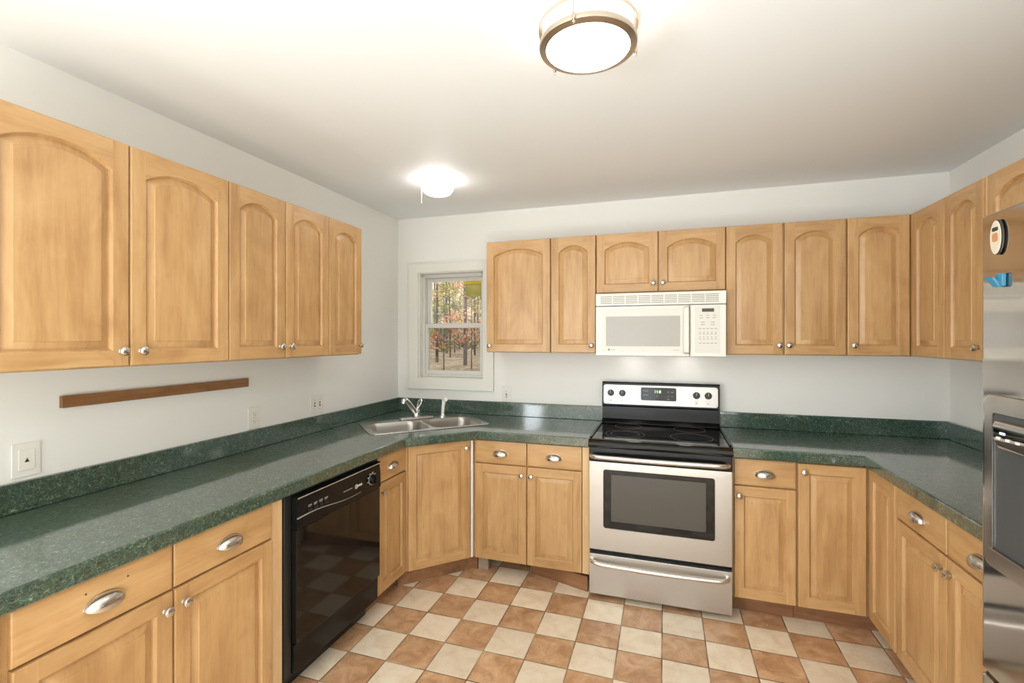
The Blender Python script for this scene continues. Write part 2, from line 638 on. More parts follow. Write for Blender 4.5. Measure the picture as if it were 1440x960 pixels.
def ring_plate(x0, x1, z0, z1, sw, bw, tw, y0, y1, r=0.003):
    bb = BM()
    plate(bb, [(x0, z0), (x1, z0), (x1, z1), (x0, z1)], y0, y1, r, [[(x0 + sw, z0 + bw), (x1 - sw, z0 + bw), (x1 - sw, z1 - tw), (x0 + sw, z1 - tw)]])
    return bb


obj('window_frame', ring_plate(fx0, fx1, fz0, fz1, .020, .022, .028, 0.050, 0.135), M['vinyl'], win)
sx0, sx1 = fx0 + .020, fx1 - .020
zm = 1.600
s1 = obj('lower_sash', ring_plate(sx0, sx1, fz0 + .022, zm + .018, .026, .030, .036, 0.058, 0.088), M['vinyl'], win)
b = BM(); box(b, sx0 + .024, sx1 - .024, 0.071, 0.075, fz0 + .050, zm - .016)
obj('pane', b, M['screen'], s1)
s2 = obj('upper_sash', ring_plate(sx0, sx1, zm - .02, fz1 - .026, .030, .036, .030, 0.094, 0.124), M['vinyl'], win)
b = BM(); box(b, sx0 + .028, sx1 - .028, 0.107, 0.111, zm + .014, fz1 - .054)
obj('pane', b, M['glass'], s2)
b = BM()
box(b, (sx0 + sx1) / 2 - .025, (sx0 + sx1) / 2 + .025, 0.060, 0.086, zm + .018, zm + .026, .003)
obj('sash_lock', b, M['vinyl'], win)
b = BM()
box(b, fx0 + .002, fx0 + .020, 0.012, 0.034, fz1 - .022, fz1 - .001, .002)
box(b, fx1 - .020, fx1 - .002, 0.012, 0.034, fz1 - .022, fz1 - .001, .002)
obj('blind_bracket', b, M['nickel'], win)

# ------------------------------------------------------------------ cabinet parts
DT = 0.019                                    # door thickness
ARCH = 0.047


def door_bm(x0, x1, z0, z1, yb, arch=True, st=0.050, rl=0.052, top=0.055):
    """raised-panel door between x0..x1, z0..z1, back at yb, front towards -y.
    material 0 upright grain, 1 level grain."""
    bm = BM()
    y = lambda d: yb - DT + d                # d = depth below the front
    e = 0.004
    R = lambda i: [(x0 + i, z0 + i), (x1 - i, z0 + i), (x1 - i, z1 - i), (x0 + i, z1 - i)]
    L3 = lambda pl, d: [(p[0], y(d), p[1]) for p in pl]
    loft(bm, [L3(R(0), DT), L3(R(0), e), L3(R(e * .3), e * .3), L3(R(e), 0)], True, False)
    cx, hw = (x0 + x1) / 2, (x1 - x0) / 2 - st
    zo = z0 + rl
    K = 16
    if arch:
        rise = min(ARCH, hw * 0.75)
        Rr = (hw * hw + rise * rise) / (2 * rise)
        zc = z1 - top - Rr
    else:
        zt = z1 - rl

    def cont(d):
        h = hw - d
        pts = [(cx - h, zo + d), (cx + h, zo + d)]
        if arch:
            r = Rr - d
            a0 = math.asin(min(1, h / r))
            for i in range(K + 1):
                a = a0 - 2 * a0 * i / K
                pts.append((cx + r * math.sin(a), zc + r * math.cos(a)))
        else:
            for i in range(K + 1):
                pts.append((cx + h - 2 * h * i / K, zt - d))
        return pts
    # frame: stiles run full height, rails between them
    xl, xr = cx - hw, cx + hw
    q = lambda pl, mi: face(bm, [bm.verts.new((p[0], y(0), p[1])) for p in pl], mi)
    q([(x0 + e, z0 + e), (xl, z0 + e), (xl, z1 - e), (x0 + e, z1 - e)], 0)
    q([(xr, z0 + e), (x1 - e, z0 + e), (x1 - e, z1 - e), (xr, z1 - e)], 0)
    q([(xl, z0 + e), (xr, z0 + e), (xr, zo), (xl, zo)], 1)
    c0 = cont(0)[2:]
    for i in range(K):
        a, c = c0[i], c0[i + 1]
        q([(a[0], a[1]), (a[0], z1 - e), (c[0], z1 - e), (c[0], c[1])], 1)
    prof = [(0, 0), (.0018, .0010), (.0045, .0068), (.0065, .0082), (.0080, .0130), (.0105, .0130), (.0145, .0108), (.0325, .0034), (.0337, .0014), (.036, .0010)]
    loft(bm, [[(p[0], y(d), p[1]) for p in cont(i)] for i, d in prof], False, True)
    return bm


def knob_bm(x, y, z):
    bm = BM()
    lathe(bm, [(0, 0), (.0085, 0), (.0085, .002), (.0055, .004), (.0050, .012), (.0075, .015), (.0135, .017), (.0155, .020),
               (.0152, .0235), (.012, .0265), (.006, .0282), (0, .0286)], (x, y, z), 'y', 20)
    return bm


def pull_bm(x, y, z):
    """cup pull: a quarter dome open underneath, on a thin flange."""
    bm = BM()
    a, h, p = 0.050, 0.030, 0.031
    nu, nv = 20, 8

    def pt(i, j, k):
        u = -1 + 2 * i / nu
        u = math.sin(u * PI / 2)
        w = math.sqrt(max(0, 1 - u * u)) ** 0.85
        ph = (PI / 2 + 0.42 * w) * j / nv
        return (x + u * a * k, y - 0.001 - w * p * k * math.sin(ph), z + w * h * k * math.cos(ph) - h * .5)
    outer = [[bm.verts.new(pt(i, j, 1.0)) for i in range(nu + 1)] for j in range(nv + 1)]
    inner = [[bm.verts.new(pt(i, j, 0.92)) for i in range(nu + 1)] for j in range(nv + 1)]
    for g in (outer, inner):
        for j in range(nv):
            for i in range(nu):
                face(bm, (g[j][i], g[j][i + 1], g[j + 1][i + 1], g[j + 1][i]))
    for j in (0, nv):
        for i in range(nu):
            face(bm, (outer[j][i], outer[j][i + 1], inner[j][i + 1], inner[j][i]))
    bmesh.ops.remove_doubles(bm, verts=bm.verts[:], dist=1e-5)
    fl = [(x + a * 1.03 * math.cos(t), z - h * .5 + (h * 1.06) * math.sin(t)) for t in [PI * i / 20 for i in range(21)]]
    plate(bm, fl, y - 0.0022, y, 0.0006)
    return bm


def add_door(r, x0, x1, z0, z1, D, knob=None, arch=True, st=0.050, top=0.055, label=None):
    d = obj('door', door_bm(x0, x1, z0, z1, -D, arch, st, top=top), [M['wv'], M['wh']], r)
    if label:
        d['label'] = label
    if knob:
        obj('knob', knob_bm(knob[0], -D - DT, knob[1]), M['nickel'], d)
    return d


def add_drawer(r, x0, x1, z0, z1, D, pull=None):
    bm = BM()
    y = lambda d: -D - DT + d
    R = lambda i, d: [(x0 + i, y(d), z0 + i), (x1 - i, y(d), z0 + i), (x1 - i, y(d), z1 - i), (x0 + i, y(d), z1 - i)]
    loft(bm, [R(0, DT), R(0, .006), R(.002, .003), R(.007, .0012), R(.010, 0)])
    d = obj('drawer_front', bm, M['wh'], r)
    if pull is not None:
        obj('cup_pull', pull_bm((x0 + x1) / 2 + pull, -D - DT, (z0 + z1) / 2 + 0.003), M['nickel'], d)
    return d


UZ0, UZ1, UD = 1.400, 2.171, 0.2975             # upper boxes
DZ0, DZ1 = 1.404, 2.168
BD = 0.591                                      # base box depth
BZ, TZ = 0.858, 0.100


def upper_body(r, x0, x1, z0=UZ0, z1=UZ1):
    bm = BM()
    box(bm, x0, x1, -UD, -0.001, z0, z1, .0015, 1)
    obj('cabinet_box', bm, M['wv'], r)


def base_body(r, x0, x1, toe=True):
    bm = BM()
    pl_ = -BD + .075 if toe else -0.22
    prof = [(-0.001, 0.0), (pl_, 0.0), (pl_, TZ), (-BD, TZ), (-BD, BZ - .001), (-0.001, BZ - .001)]
    loft(bm, [[(x, p[0], p[1]) for p in prof] for x in (x0, x1)])
    obj('cabinet_box', bm, M['wv'], r)
    if toe:
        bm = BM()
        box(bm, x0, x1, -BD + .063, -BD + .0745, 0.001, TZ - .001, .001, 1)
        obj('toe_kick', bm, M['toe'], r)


GU, GB = 'arched maple wall cabinets', 'maple base cabinets'
# ---- left run (local x = world y, front faces +x)
LR = lambda n, lab, g, c='cabinet': root(n, lab, c, (0, 0, 0), PI / 2, g)
r = LR('wall_cabinet', 'largest double wall cabinet on the window-side long wall, nearest the viewer, knobs side by side', GU)
upper_body(r, -2.646, -1.8585)
add_door(r, -2.644, -2.254, DZ0, DZ1, UD, (-2.280, 1.455))
add_door(r, -2.249, -1.8610, DZ0, DZ1, UD, (-2.216, 1.455))
r = LR('wall_cabinet', 'double wall cabinet in the middle of the long run above the dishwasher', GU)
upper_body(r, -1.8580, -1.2290)
add_door(r, -1.8570, -1.5450, DZ0, DZ1, UD, (-1.579, 1.458))
add_door(r, -1.5395, -1.2300, DZ0, DZ1, UD, (-1.515, 1.458))
r = LR('wall_cabinet', 'single narrow wall cabinet ending the long run closest to the window', GU)
upper_body(r, -1.2285, -0.9330)
add_door(r, -1.2260, -0.9330, DZ0, DZ1, UD, (-0.958, 1.457))

DRZ0, DRZ1, BDZ1 = 0.712, 0.853, 0.706
r = LR('base_cabinet', 'double base cabinet with two drawers between viewer and dishwasher, two screw holes above one pull', GB)
base_body(r, -2.716, -1.8620)
add_drawer(r, -2.703, -2.3175, DRZ0, DRZ1, BD, 0.0)
add_drawer(r, -2.3110, -1.9200, DRZ0, DRZ1, BD, 0.0)
add_door(r, -2.703, -2.3170, 0.104, BDZ1, BD, (-2.343, 0.655), False)
add_door(r, -2.3120, -1.9200, 0.104, BDZ1, BD, (-2.283, 0.655), False)
b = BM(); box(b, -1.9170, -1.8625, -BD - .010, -BD - .0002, 0.100, BZ - .003, .001, 1)
obj('filler_stile', b, M['raw'], r)
for xx in (-2.553, -2.449):
    b = BM()
    lathe(b, [(0, 0), (.0028, 0), (.0028, .0004), (0, .0004)], (xx, -BD - DT, 0.815), 'y', 10)
    obj('screw_hole', b, M['slot'], r)
r = LR('base_cabinet', 'base cabinet at the open end of the counter, cut off at the picture edge', GB)
base_body(r, -3.10, -2.7175)
add_drawer(r, -3.096, -2.7225, DRZ0, DRZ1, BD, 0.0)
add_door(r, -3.096, -2.7225, 0.104, BDZ1, BD, (-3.06, 0.655), False)
r = LR('base_cabinet', 'narrow base cabinet with one drawer between dishwasher and sink corner', GB)
base_body(r, -1.2010, -0.9160)
add_drawer(r, -1.1980, -0.9060, DRZ0, DRZ1, BD, 0.0)
add_door(r, -1.1980, -0.9060, 0.104, BDZ1, BD, (-1.166, 0.655), False, st=.046)

# ---- sink corner (five-sided box, diagonal front)
r = root('sink_base_cabinet', 'corner base cabinet with diagonal full-height door beneath the sink', 'cabinet', (0, 0, 0), 0, GB)
b = BM()
slab(b, [(0.002, -0.002), (0.002, -0.9145), (0.591, -0.9145), (0.9145, -0.591), (0.9145, -0.002)], TZ, 0.690, 0)
slab(b, [(0.5930, -0.9125), (0.9125, -0.5930), (0.8985, -0.5790), (0.5790, -0.8985)], 0.690, BZ - .001, 0)
obj('cabinet_box', b, M['wv'], r)
b = BM()
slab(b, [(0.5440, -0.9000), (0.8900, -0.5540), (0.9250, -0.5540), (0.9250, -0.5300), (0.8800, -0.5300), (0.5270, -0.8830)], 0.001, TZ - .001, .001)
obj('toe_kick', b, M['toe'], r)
b = BM(); box(b, 0.9270, 0.9950, -0.5440, -0.5000, 0.001, 0.090, .002, 1)
obj('toe_block', b, M['raw_grey'], r)
# the diagonal door is laid out in its own frame: x along the diagonal, -y outwards
mid = ((0.591 + 0.9145) / 2, -(0.9145 + 0.591) / 2)


def diag(o):
    o.location = (mid[0], mid[1], 0)
    o.rotation_euler = (0, 0, PI / 4)


hwD = 0.2005
d = obj('door', door_bm(-hwD, hwD - .004, 0.104, 0.853, -0.0005, False, st=.048), [M['wv'], M['wh']], r)
diag(d)
obj('knob', knob_bm(hwD - .032, -0.0005 - DT, 0.805), M['nickel'], d)
b = BM(); box(b, hwD + .002, hwD + .018, -0.0165, -0.0005, 0.104, 0.853, .001, 1)
f = obj('filler_strip', b, M['white_strip'], r)
f['label'] = 'white filler strip beside the diagonal door'
diag(f)

# ---- back run
BR = lambda n, lab, g, c='cabinet': root(n, lab, c, (0, 0, 0), 0, g)
r = BR('wall_cabinet', 'wide single wall cabinet just beside the window, knob on the window side', GU)
upper_body(r, 0.8960, 1.3540)
add_door(r, 0.8970, 1.3515, DZ0, DZ1, UD, (0.922, 1.447))
r = BR('wall_cabinet', 'narrow single wall cabinet between the wide cabinet and the microwave', GU)
upper_body(r, 1.3545, 1.6555)
add_door(r, 1.3580, 1.6530, DZ0, DZ1, UD, (1.628, 1.452))
r = BR('wall_cabinet', 'short double wall cabinet on top of the microwave', GU)
upper_body(r, 1.6570, 2.4290, 1.782)
add_door(r, 1.6600, 2.0400, 1.791, DZ1, UD, (2.014, 1.844))
add_door(r, 2.0460, 2.4270, 1.791, DZ1, UD, (2.071, 1.844))
r = BR('wall_cabinet', 'tall double wall cabinet right beside the microwave, dark gap between its doors', GU)
upper_body(r, 2.4300, 3.0495)
add_door(r, 2.4320, 2.7330, DZ0, DZ1, UD, (2.714, 1.458))
add_door(r, 2.7420, 3.0460, DZ0, DZ1, UD, (2.764, 1.458))

r = BR('base_cabinet', 'double base cabinet with two drawers between sink corner and range', GB)
base_body(r, 0.9160, 1.6600, toe=False)
add_drawer(r, 0.9330, 1.2700, DRZ0, DRZ1, BD, 0.0)
add_drawer(r, 1.2765, 1.6130, DRZ0, DRZ1, BD, 0.0)
add_door(r, 0.9330, 1.2700, 0.104, BDZ1, BD, (1.243, 0.652), False)
add_door(r, 1.2765, 1.6130, 0.104, BDZ1, BD, (1.303, 0.652), False)
b = BM(); box(b, 1.6160, 1.6595, -BD - .010, -BD - .0002, 0.100, BZ - .003, .001, 1)
obj('filler_stile', b, M['raw'], r)
r = BR('base_cabinet', 'base cabinet with one drawer on the refrigerator side of the range', GB)
base_body(r, 2.4300, 2.7370)
add_drawer(r, 2.4390, 2.7330, DRZ0, DRZ1, BD, 0.0)
add_door(r, 2.4390, 2.7330, 0.104, BDZ1, BD, (2.462, 0.655), False, st=.046)
t_ = tag(obj('toe_board', (lambda bm: (box(bm, -0.20, 0.20, -0.006, 0.006, 0.0, 0.088, .0015, 1), bm)[1])(BM()), M['toe'],
             loc=(1.458, -0.545, 0.001), rot=(0, 0, -0.30)),
         'loose brown toe board hanging out under the base cabinet beside the range', 'board')

# ---- far corner cabinets with folding doors
r = BR('corner_wall_cabinet', 'corner wall cabinet with folding doors meeting in the inside corner', GU)
b = BM()
slab(b, [(3.0500, -0.001), (3.0500, -UD), (RW - UD, -UD), (RW - UD, -0.6380), (RW - .001, -0.6380), (RW - .001, -0.001)], UZ0, UZ1, .0015)
obj('cabinet_box', b, M['wv'], r)
add_door(r, 3.0540, 3.3420, DZ0, DZ1, UD, (3.083, 1.459))
d = obj('door', door_bm(0.3190, 0.6350, DZ0, DZ1, -UD, True, .058), [M['wv'], M['wh']], r, loc=(RW, 0, 0), rot=(0, 0, -PI / 2))
r = BR('corner_base_cabinet', 'corner base cabinet with folding doors under the green counter beside the range', GB)
b = BM()
P_ = [(2.7380, -0.001), (2.7380, -BD), (RW - BD, -BD), (RW - BD, -0.8990), (RW - .001, -0.8990), (RW - .001, -0.001)]
slab(b, P_, TZ, BZ - .001, 0)
K_ = BD - .075
slab(b, [(2.7380, -0.001), (2.7380, -K_), (RW - K_, -K_), (RW - K_, -0.8990), (RW - .001, -0.8990), (RW - .001, -0.001)], 0.0, TZ, 0)
obj('cabinet_box', b, M['wv'], r)
b = BM()
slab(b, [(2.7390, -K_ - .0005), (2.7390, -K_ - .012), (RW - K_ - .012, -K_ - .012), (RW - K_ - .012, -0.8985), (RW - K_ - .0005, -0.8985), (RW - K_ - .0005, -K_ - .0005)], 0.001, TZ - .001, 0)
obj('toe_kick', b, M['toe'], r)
add_door(r, 2.7420, 3.0430, 0.104, 0.850, BD, (2.768, 0.806), False)
d = obj('door', door_bm(0.6140, 0.8880, 0.104, 0.850, -BD, False, .044), [M['wv'], M['wh']], r, loc=(RW, 0, 0), rot=(0, 0, -PI / 2))

# ---- right run (local x = -world y, front faces -x)
RR = lambda n, lab, g, c='cabinet': root(n, lab, c, (RW, 0, 0), -PI / 2, g)
r = RR('wall_cabinet', 'single wall cabinet between folding corner cabinet and refrigerator', GU)
upper_body(r, 0.6390, 0.9470)
add_door(r, 0.6400, 0.9260, DZ0, DZ1, UD, (0.900, 1.459))
b = BM(); box(b, 0.9290, 0.9460, -UD - .012, -UD - .0002, DZ0, DZ1, .001, 1)
obj('filler_stile', b, M['raw'], r)
r = RR('wall_cabinet', 'double wall cabinet mostly hidden behind the refrigerator top', GU)
upper_body(r, 0.9480, 1.6900)
add_door(r, 0.9510, 1.3160, DZ0, DZ1, UD, (1.288, 1.457), st=.052)
add_door(r, 1.3210, 1.6870, DZ0, DZ1, UD, (1.349, 1.457), st=.052)
r = RR('base_cabinet', 'double base cabinet with two drawers close to the refrigerator, knobs touching', GB)
base_body(r, 0.9000, 1.6980)
add_drawer(r, 0.9070, 1.2860, DRZ0, DRZ1, BD, 0.0)
add_drawer(r, 1.3020, 1.6900, DRZ0, DRZ1, BD, 0.0)
add_door(r, 0.9070, 1.2950, 0.104, BDZ1, BD, (1.268, 0.655), False)
add_door(r, 1.2990, 1.6900, 0.104, BDZ1, BD, (1.327, 0.655), False)
r = RR('base_cabinet', 'narrow plain base cabinet wedged against the refrigerator side', GB)
base_body(r, 1.6990, 1.9600)
add_drawer(r, 1.7020, 1.9560, DRZ0, DRZ1, BD, 0.0)
add_door(r, 1.7020, 1.9560, 0.104, BDZ1, BD, (1.735, 0.655), False, st=.046)

# ------------------------------------------------------------------ counters
SC = (0.520, -0.520)                           # sink centre


def sw(x, y):                                  # sink frame -> world
    k = math.sqrt(.5)
    return (SC[0] + k * (x - y), SC[1] + k * (x + y))


CT0, CT1 = 0.858, 0.914
SHX, SHY = 0.400, 0.232
ct = root('countertop', 'long green speckled laminate counter with diagonal sink corner and backsplash', 'countertop')
b = BM()
slab(b, [(0.001, -0.001), (0.001, -3.105), (0.636, -3.105), (0.636, -0.960), (0.960, -0.636), (1.6605, -0.636), (1.6605, -0.001)], CT0, CT1, .007,
     [[sw(*p) for p in rrect(-SHX + .014, SHX - .014, -SHY + .014, SHY - .014, .05)]])
obj('worktop', b, M['lam'], ct, 14)
b = BM()
slab(b, [(0.001, -0.001), (0.001, -3.105), (0.021, -3.105), (0.021, -0.021), (1.6605, -0.021), (1.6605, -0.001)], CT1, 1.016, .003)
obj('backsplash', b, M['lam'], ct)
ct = root('countertop', 'green speckled laminate counter wrapping from the range to the refrigerator', 'countertop')
b = BM()
slab(b, [(2.4295, -0.001), (2.4295, -0.636), (RW - .636, -0.636), (RW - .636, -1.966), (RW - .001, -1.966), (RW - .001, -0.001)], CT0, CT1, .007)
obj('worktop', b, M['lam'], ct)
b = BM()
slab(b, [(2.4295, -0.001), (2.4295, -0.021), (RW - .021, -0.021), (RW - .021, -1.966), (RW - .001, -1.966), (RW - .001, -0.001)], CT1, 1.016, .003)
obj('backsplash', b, M['lam'], ct)

# ------------------------------------------------------------------ sink, faucet, sprayer
sk = root('kitchen_sink', 'double-bowl stainless steel sink set diagonally in the corner counter', 'sink', (SC[0], SC[1], CT1), PI / 4)
bw = [(-0.362, -0.012, -0.205, 0.140), (0.012, 0.362, -0.205, 0.140)]
b = BM()
slab(b, rrect(-SHX, SHX, -SHY, SHY, .055, 8), -0.001, 0.006, .003, [rrect(*q, .07, 8) for q in bw])
obj('rim', b, M['sink'], sk)
for x0, x1, y0, y1 in bw:
    b = BM()
    lp = []
    for dz, ins in ((0.005, 0), (-0.004, .004), (-0.02, .007), (-0.135, .018), (-0.155, .026), (-0.165, .045)):
        lp.append([(p[0], p[1], dz) for p in rrect(x0 + ins, x1 - ins, y0 + ins, y1 - ins, .066, 8)])
    loft(b, lp, False, True)
    # outer skin so the bowl has thickness
    lp = [[(p[0], p[1], z) for p in rrect(x0 + i, x1 - i, y0 + i, y1 - i, .066, 8)] for z, i in ((-0.002, -.003), (-0.14, .014), (-0.168, .040))]
    loft(b, lp, False, True)
    bo = obj('bowl', b, M['sink_bowl'], sk)
    b = BM()
    lathe(b, [(0, -0.1648), (.045, -0.1648), (.045, -0.1625), (.034, -0.1625), (.030, -0.1640), (0, -0.1640)], ((x0 + x1) / 2, (y0 + y1) / 2, 0), 'z', 28)
    obj('drain', b, M['chrome'], bo)

fa = root('faucet', 'single-lever chrome faucet on the deck behind the sink divider', 'faucet', (SC[0], SC[1], CT1 + .0062), PI / 4)
fy = 0.188
b = BM()
slab(b, rrect(-0.125, 0.125, fy - .028, fy + .028, .027, 8), 0.0, 0.014, .005)
obj('deck_plate', b, M['nickel'], fa)
b = BM()
lathe(b, [(0, 0.012), (.027, 0.012), (.026, .035), (.024, .062), (.018, .074), (0, .078)], (0, fy, 0), 'z', 24)
obj('body', b, M['chrome'], fa)
b = BM()
tip = (-0.098, fy - 0.070, 0.150)
tube(b, [(0, fy, .035), (-0.030, fy - .021, .074), (-0.070, fy - .049, .124), tip, (-0.112, fy - .081, .147), (-0.117, fy - .085, .126)],
     [.019, .0185, .018, .0175, .0165, .014], 16)
obj('spout', b, M['chrome'], fa)
b = BM()
loop = bez((0.004, fy + .002, .074), (0.016, fy + .02, .09), (0.016, fy + .036, .125), (0.040, fy + .022, .138), 8) + \
    bez((0.040, fy + .022, .138), (0.046, fy + .006, .125), (0.024, fy - .008, .09), (0.004, fy - .002, .074), 8)[1:]
tube(b, loop, .006, 10)
obj('lever', b, M['chrome'], fa)
sp = root('side_sprayer', 'white and chrome side sprayer standing upright at the end of the sink deck', 'sprayer', (SC[0], SC[1], CT1 + .0062), PI / 4)
b = BM()
lathe(b, [(0, 0), (.024, 0), (.023, .006), (.016, .012), (.013, .022), (0, .022)], (0.196, fy, 0), 'z', 20)
obj('base_collar', b, M['chrome'], sp)
b = BM()
tube(b, [(0.196, fy, .02), (0.198, fy, .05), (0.202, fy + .002, .085), (0.207, fy + .002, .112), (0.210, fy - .002, .128)], [.011, .0125, .013, .0145, .013], 14)
tube(b, [(0.205, fy + .012, .118), (0.214, fy - .020, .131)], [.013, .016], 14)
obj('spray_head', b, M['white'], sp)

# ------------------------------------------------------------------ range
RX0, RX1 = 1.6630, 2.4250
rc = (RX0 + RX1) / 2
rg = root('kitchen_range', 'freestanding stainless steel electric range with black glass cooktop', 'range', (rc, 0, 0))
h_ = (RX1 - RX0) / 2
b = BM()
box(b, -h_ + .002, h_ - .002, -0.630, -0.024, 0.030, 0.898, .003, 1)
obj('body', b, M['black'], rg)
for xx in (-h_ + .05, h_ - .05):
    for yy in (-0.58, -0.08):
        b = BM(); lathe(b, [(0, 0), (.018, 0), (.018, .010), (.010, .014), (.010, .031), (0, .031)], (xx, yy, 0), 'z', 14)
        obj('foot', b, M['black_sat'], rg)
# cooktop with a rolled front edge
b = BM()
prof = [(-0.030, .898), (-0.660, .876), (-0.676, .872), (-0.690, .878), (-0.696, .890), (-0.690, .904), (-0.672, .914), (-0.640, .921), (-0.100, .921), (-0.030, .921)]
loft(b, [[(x, p[0], p[1]) for p in prof] for x in (-h_, -h_ + .004, h_ - .004, h_)])
ck = obj('cooktop', b, M['black_glass'], rg)
for sx in (-1, 1):
    b = BM()
    box(b, sx * (h_ - .009) - .006, sx * (h_ - .009) + .006, -0.640, -0.100, 0.9205, 0.9285, .003)
    obj('side_trim', b, M['black'], ck)
for bx, by, rr in ((-0.19, -0.48, (.115, .085)), (0.185, -0.47, (.118,)), (-0.19, -0.215, (.085,)), (0.185, -0.215, (.095,))):
    for k in rr:
        b = BM()
        annulus(b, k - .0016, k, 0.9212, 0.9217, (bx, by), 72)
        obj('burner_ring', b, M['ring'], ck)
# control band behind the handle
b = BM(); box(b, -h_ + .001, h_ - .001, -0.664, -0.6305, 0.792, 0.871, .004)
obj('upper_band', b, M['black'], rg)
od = obj('oven_door', (lambda bm: (plate(bm, rrect(-h_ + .002, h_ - .002, 0.284, 0.790, .004, 3), -0.664, -0.6305, .003,
                                        [rrect(-0.298, 0.294, 0.412, 0.748, .014, 5)]), bm)[1])(BM()), M['steel'], rg)
b = BM(); plate(b, rrect(-0.297, 0.293, 0.413, 0.747, .013, 5), -0.6625, -0.632, .001, [rrect(-0.255, 0.250, 0.452, 0.720, .006, 4)])
obj('window_border', b, M['black_glass'], od)
b = BM(); plate(b, rrect(-0.2545, 0.2495, 0.4525, 0.7195, .005, 4), -0.6608, -0.634, .001)
obj('window_glass', b, M['oven_glass'], od)


def bar(x0, x1, yw, yo, z, zd, r, flat):
    a = bez((x0, yw, z), (x0, yo + .004, z), (x0 + .03, yo, z - zd), (x0 + .10, yo - .002, z - zd), 8)
    c = [(x, yo - .002 - .010 * math.sin(PI * (x - x0 - .1) / (x1 - x0 - .2)), z - zd) for x in [x0 + .1 + (x1 - x0 - .2) * i / 10 for i in range(1, 10)]]
    e = [(x0 + x1 - p[0], p[1], p[2]) for p in a[::-1]]
    bb = BM()
    tube(bb, a + c + e, r, 14, flat)
    return bb


obj('oven_handle', bar(-h_ + .017, h_ - .022, -0.660, -0.706, 0.826, 0.0, .0135, 1.0), M['steel_bright'], od)
b = BM(); plate(b, rrect(-h_ + .002, h_ - .002, 0.028, 0.258, .004, 3), -0.664, -0.6305, .003)
wd = obj('warming_drawer', b, M['steel'], rg)
obj('drawer_handle', bar(-h_ + .017, h_ - .022, -0.662, -0.700, 0.222, 0.006, .0125, 1.0), M['steel_bright'], wd)
# backguard
b = BM()
prof = [(-0.024, .900), (-0.100, .900), (-0.100, .924), (-0.072, .945), (-0.060, .990), (-0.060, 1.026), (-0.074, 1.032), (-0.078, 1.04), (-0.070, 1.190), (-0.062, 1.197), (-0.030, 1.197), (-0.024, 1.19)]
loft(b, [[(x, p[0], p[1]) for p in prof] for x in (-h_ + .004, -h_ + .010, h_ - .010, h_ - .004)])
bgd = obj('backguard', b, M['black'], rg)
tilt = math.atan2(0.008, 0.150)
cp = obj('control_panel', (lambda bm: (plate(bm, rrect(-0.367, 0.367, -0.068, 0.064, .016, 5), -0.003, 0.002, .001), bm)[1])(BM()), M['steel'], rg,
         loc=(0, -0.0740, 1.114), rot=(-tilt, 0, 0))
b = BM(); plate(b, rrect(-0.117, 0.111, -0.036, 0.052, .010, 4), -0.0045, -0.0028, .0005)
dp = obj('clock_display', b, M['black_glass'], cp)
for kx in (-0.318, -0.240, 0.236, 0.308):
    b = BM()
    lathe(b, [(0, 0), (.0225, 0), (.0225, .004), (.0205, .007), (.0195, .020), (.017, .023), (0, .0235)], (kx, -0.003, 0.008), 'y', 24)
    box(b, kx - .004, kx + .004, -0.0325, -0.024, -0.0105, 0.0265, .002)
    kb = obj('knob', b, M['black_sat'], cp)
    b = BM(); box(b, kx - .0012, kx + .0012, -0.0330, -0.0323, 0.008, 0.026)
    obj('pointer_mark', b, M['legend_light'], kb)
    b = BM()
    box(b, kx - .008, kx + .008, -0.0036, -0.0030, -0.047, -0.041)
    box(b, kx - .014, kx + .014, -0.0036, -0.0030, -0.031, -0.029)
    obj('dial_marking', b, M['legend'], cp)
text('clock_digits', dp, '11:8', 0.026, (-0.008, -0.0048, 0.024), (PI / 2, 0, 0), M['green_led'])
b = BM()
for i, (xx, zz, ww) in enumerate(((-0.085, .028, .030), (-0.085, .001, .036), (0.060, .024, .014), (0.085, .024, .014), (0.060, -.006, .012), (0.085, -.006, .012), (0.060, -.024, .012), (-0.010, -.004, .012))):
    b = BM()
    box(b, xx - ww / 2, xx + ww / 2, -0.0050, -0.0044, zz - .0025, zz + .0025)
    obj('button_legend', b, M['legend'], dp)
text('brand_lettering', cp, 'FRIGIDAIRE', 0.011, (0.0, -0.0036, -0.053), (PI / 2, 0, 0), M['legend'])

# ------------------------------------------------------------------ microwave
mw = root('microwave', 'off-white over-the-range microwave mounted below short cabinets', 'microwave', (2.045, 0, 0))
mx = 0.378
b = BM(); box(b, -mx, mx, -0.370, -0.002, 1.388, 1.778, .003, 1)
obj('body', b, M['mw'], mw)
b = BM(); box(b, -mx, mx, -0.402, -0.3705, 1.702, 1.778, .003)
gr = obj('vent_grille', b, M['mw'], mw)
for j in range(5):
    for i in range(9):
        x0 = -0.348 + i * 0.0768
        b = BM(); box(b, x0, x0 + .071, -0.4028, -0.4015, 1.7145 + j * .0105, 1.7190 + j * .0105)
        obj('vent_slot', b, M['vent_dark'], gr)
dxr = 0.176
b = BM(); box(b, -mx, dxr, -0.400, -0.3705, 1.390, 1.697, .005)
md = obj('door', b, M['mw'], mw)
b = BM(); plate(b, rrect(-0.344, 0.142, 1.412, 1.682, .006, 3), -0.4020, -0.3995, .001)
obj('door_panel', b, M['mw_panel'], md)
b = BM(); plate(b, rrect(-0.314, 0.124, 1.450, 1.634, .004, 3), -0.4034, -0.4015, .0005)
obj('window', b, M['mw_glass'], md)
b = BM()
a_ = [(0.158, -0.400, 1.402), (0.158, -0.424, 1.415), (0.158, -0.432, 1.44), (0.158, -0.434, 1.545), (0.158, -0.432, 1.65), (0.158, -0.424, 1.680), (0.158, -0.400, 1.692)]
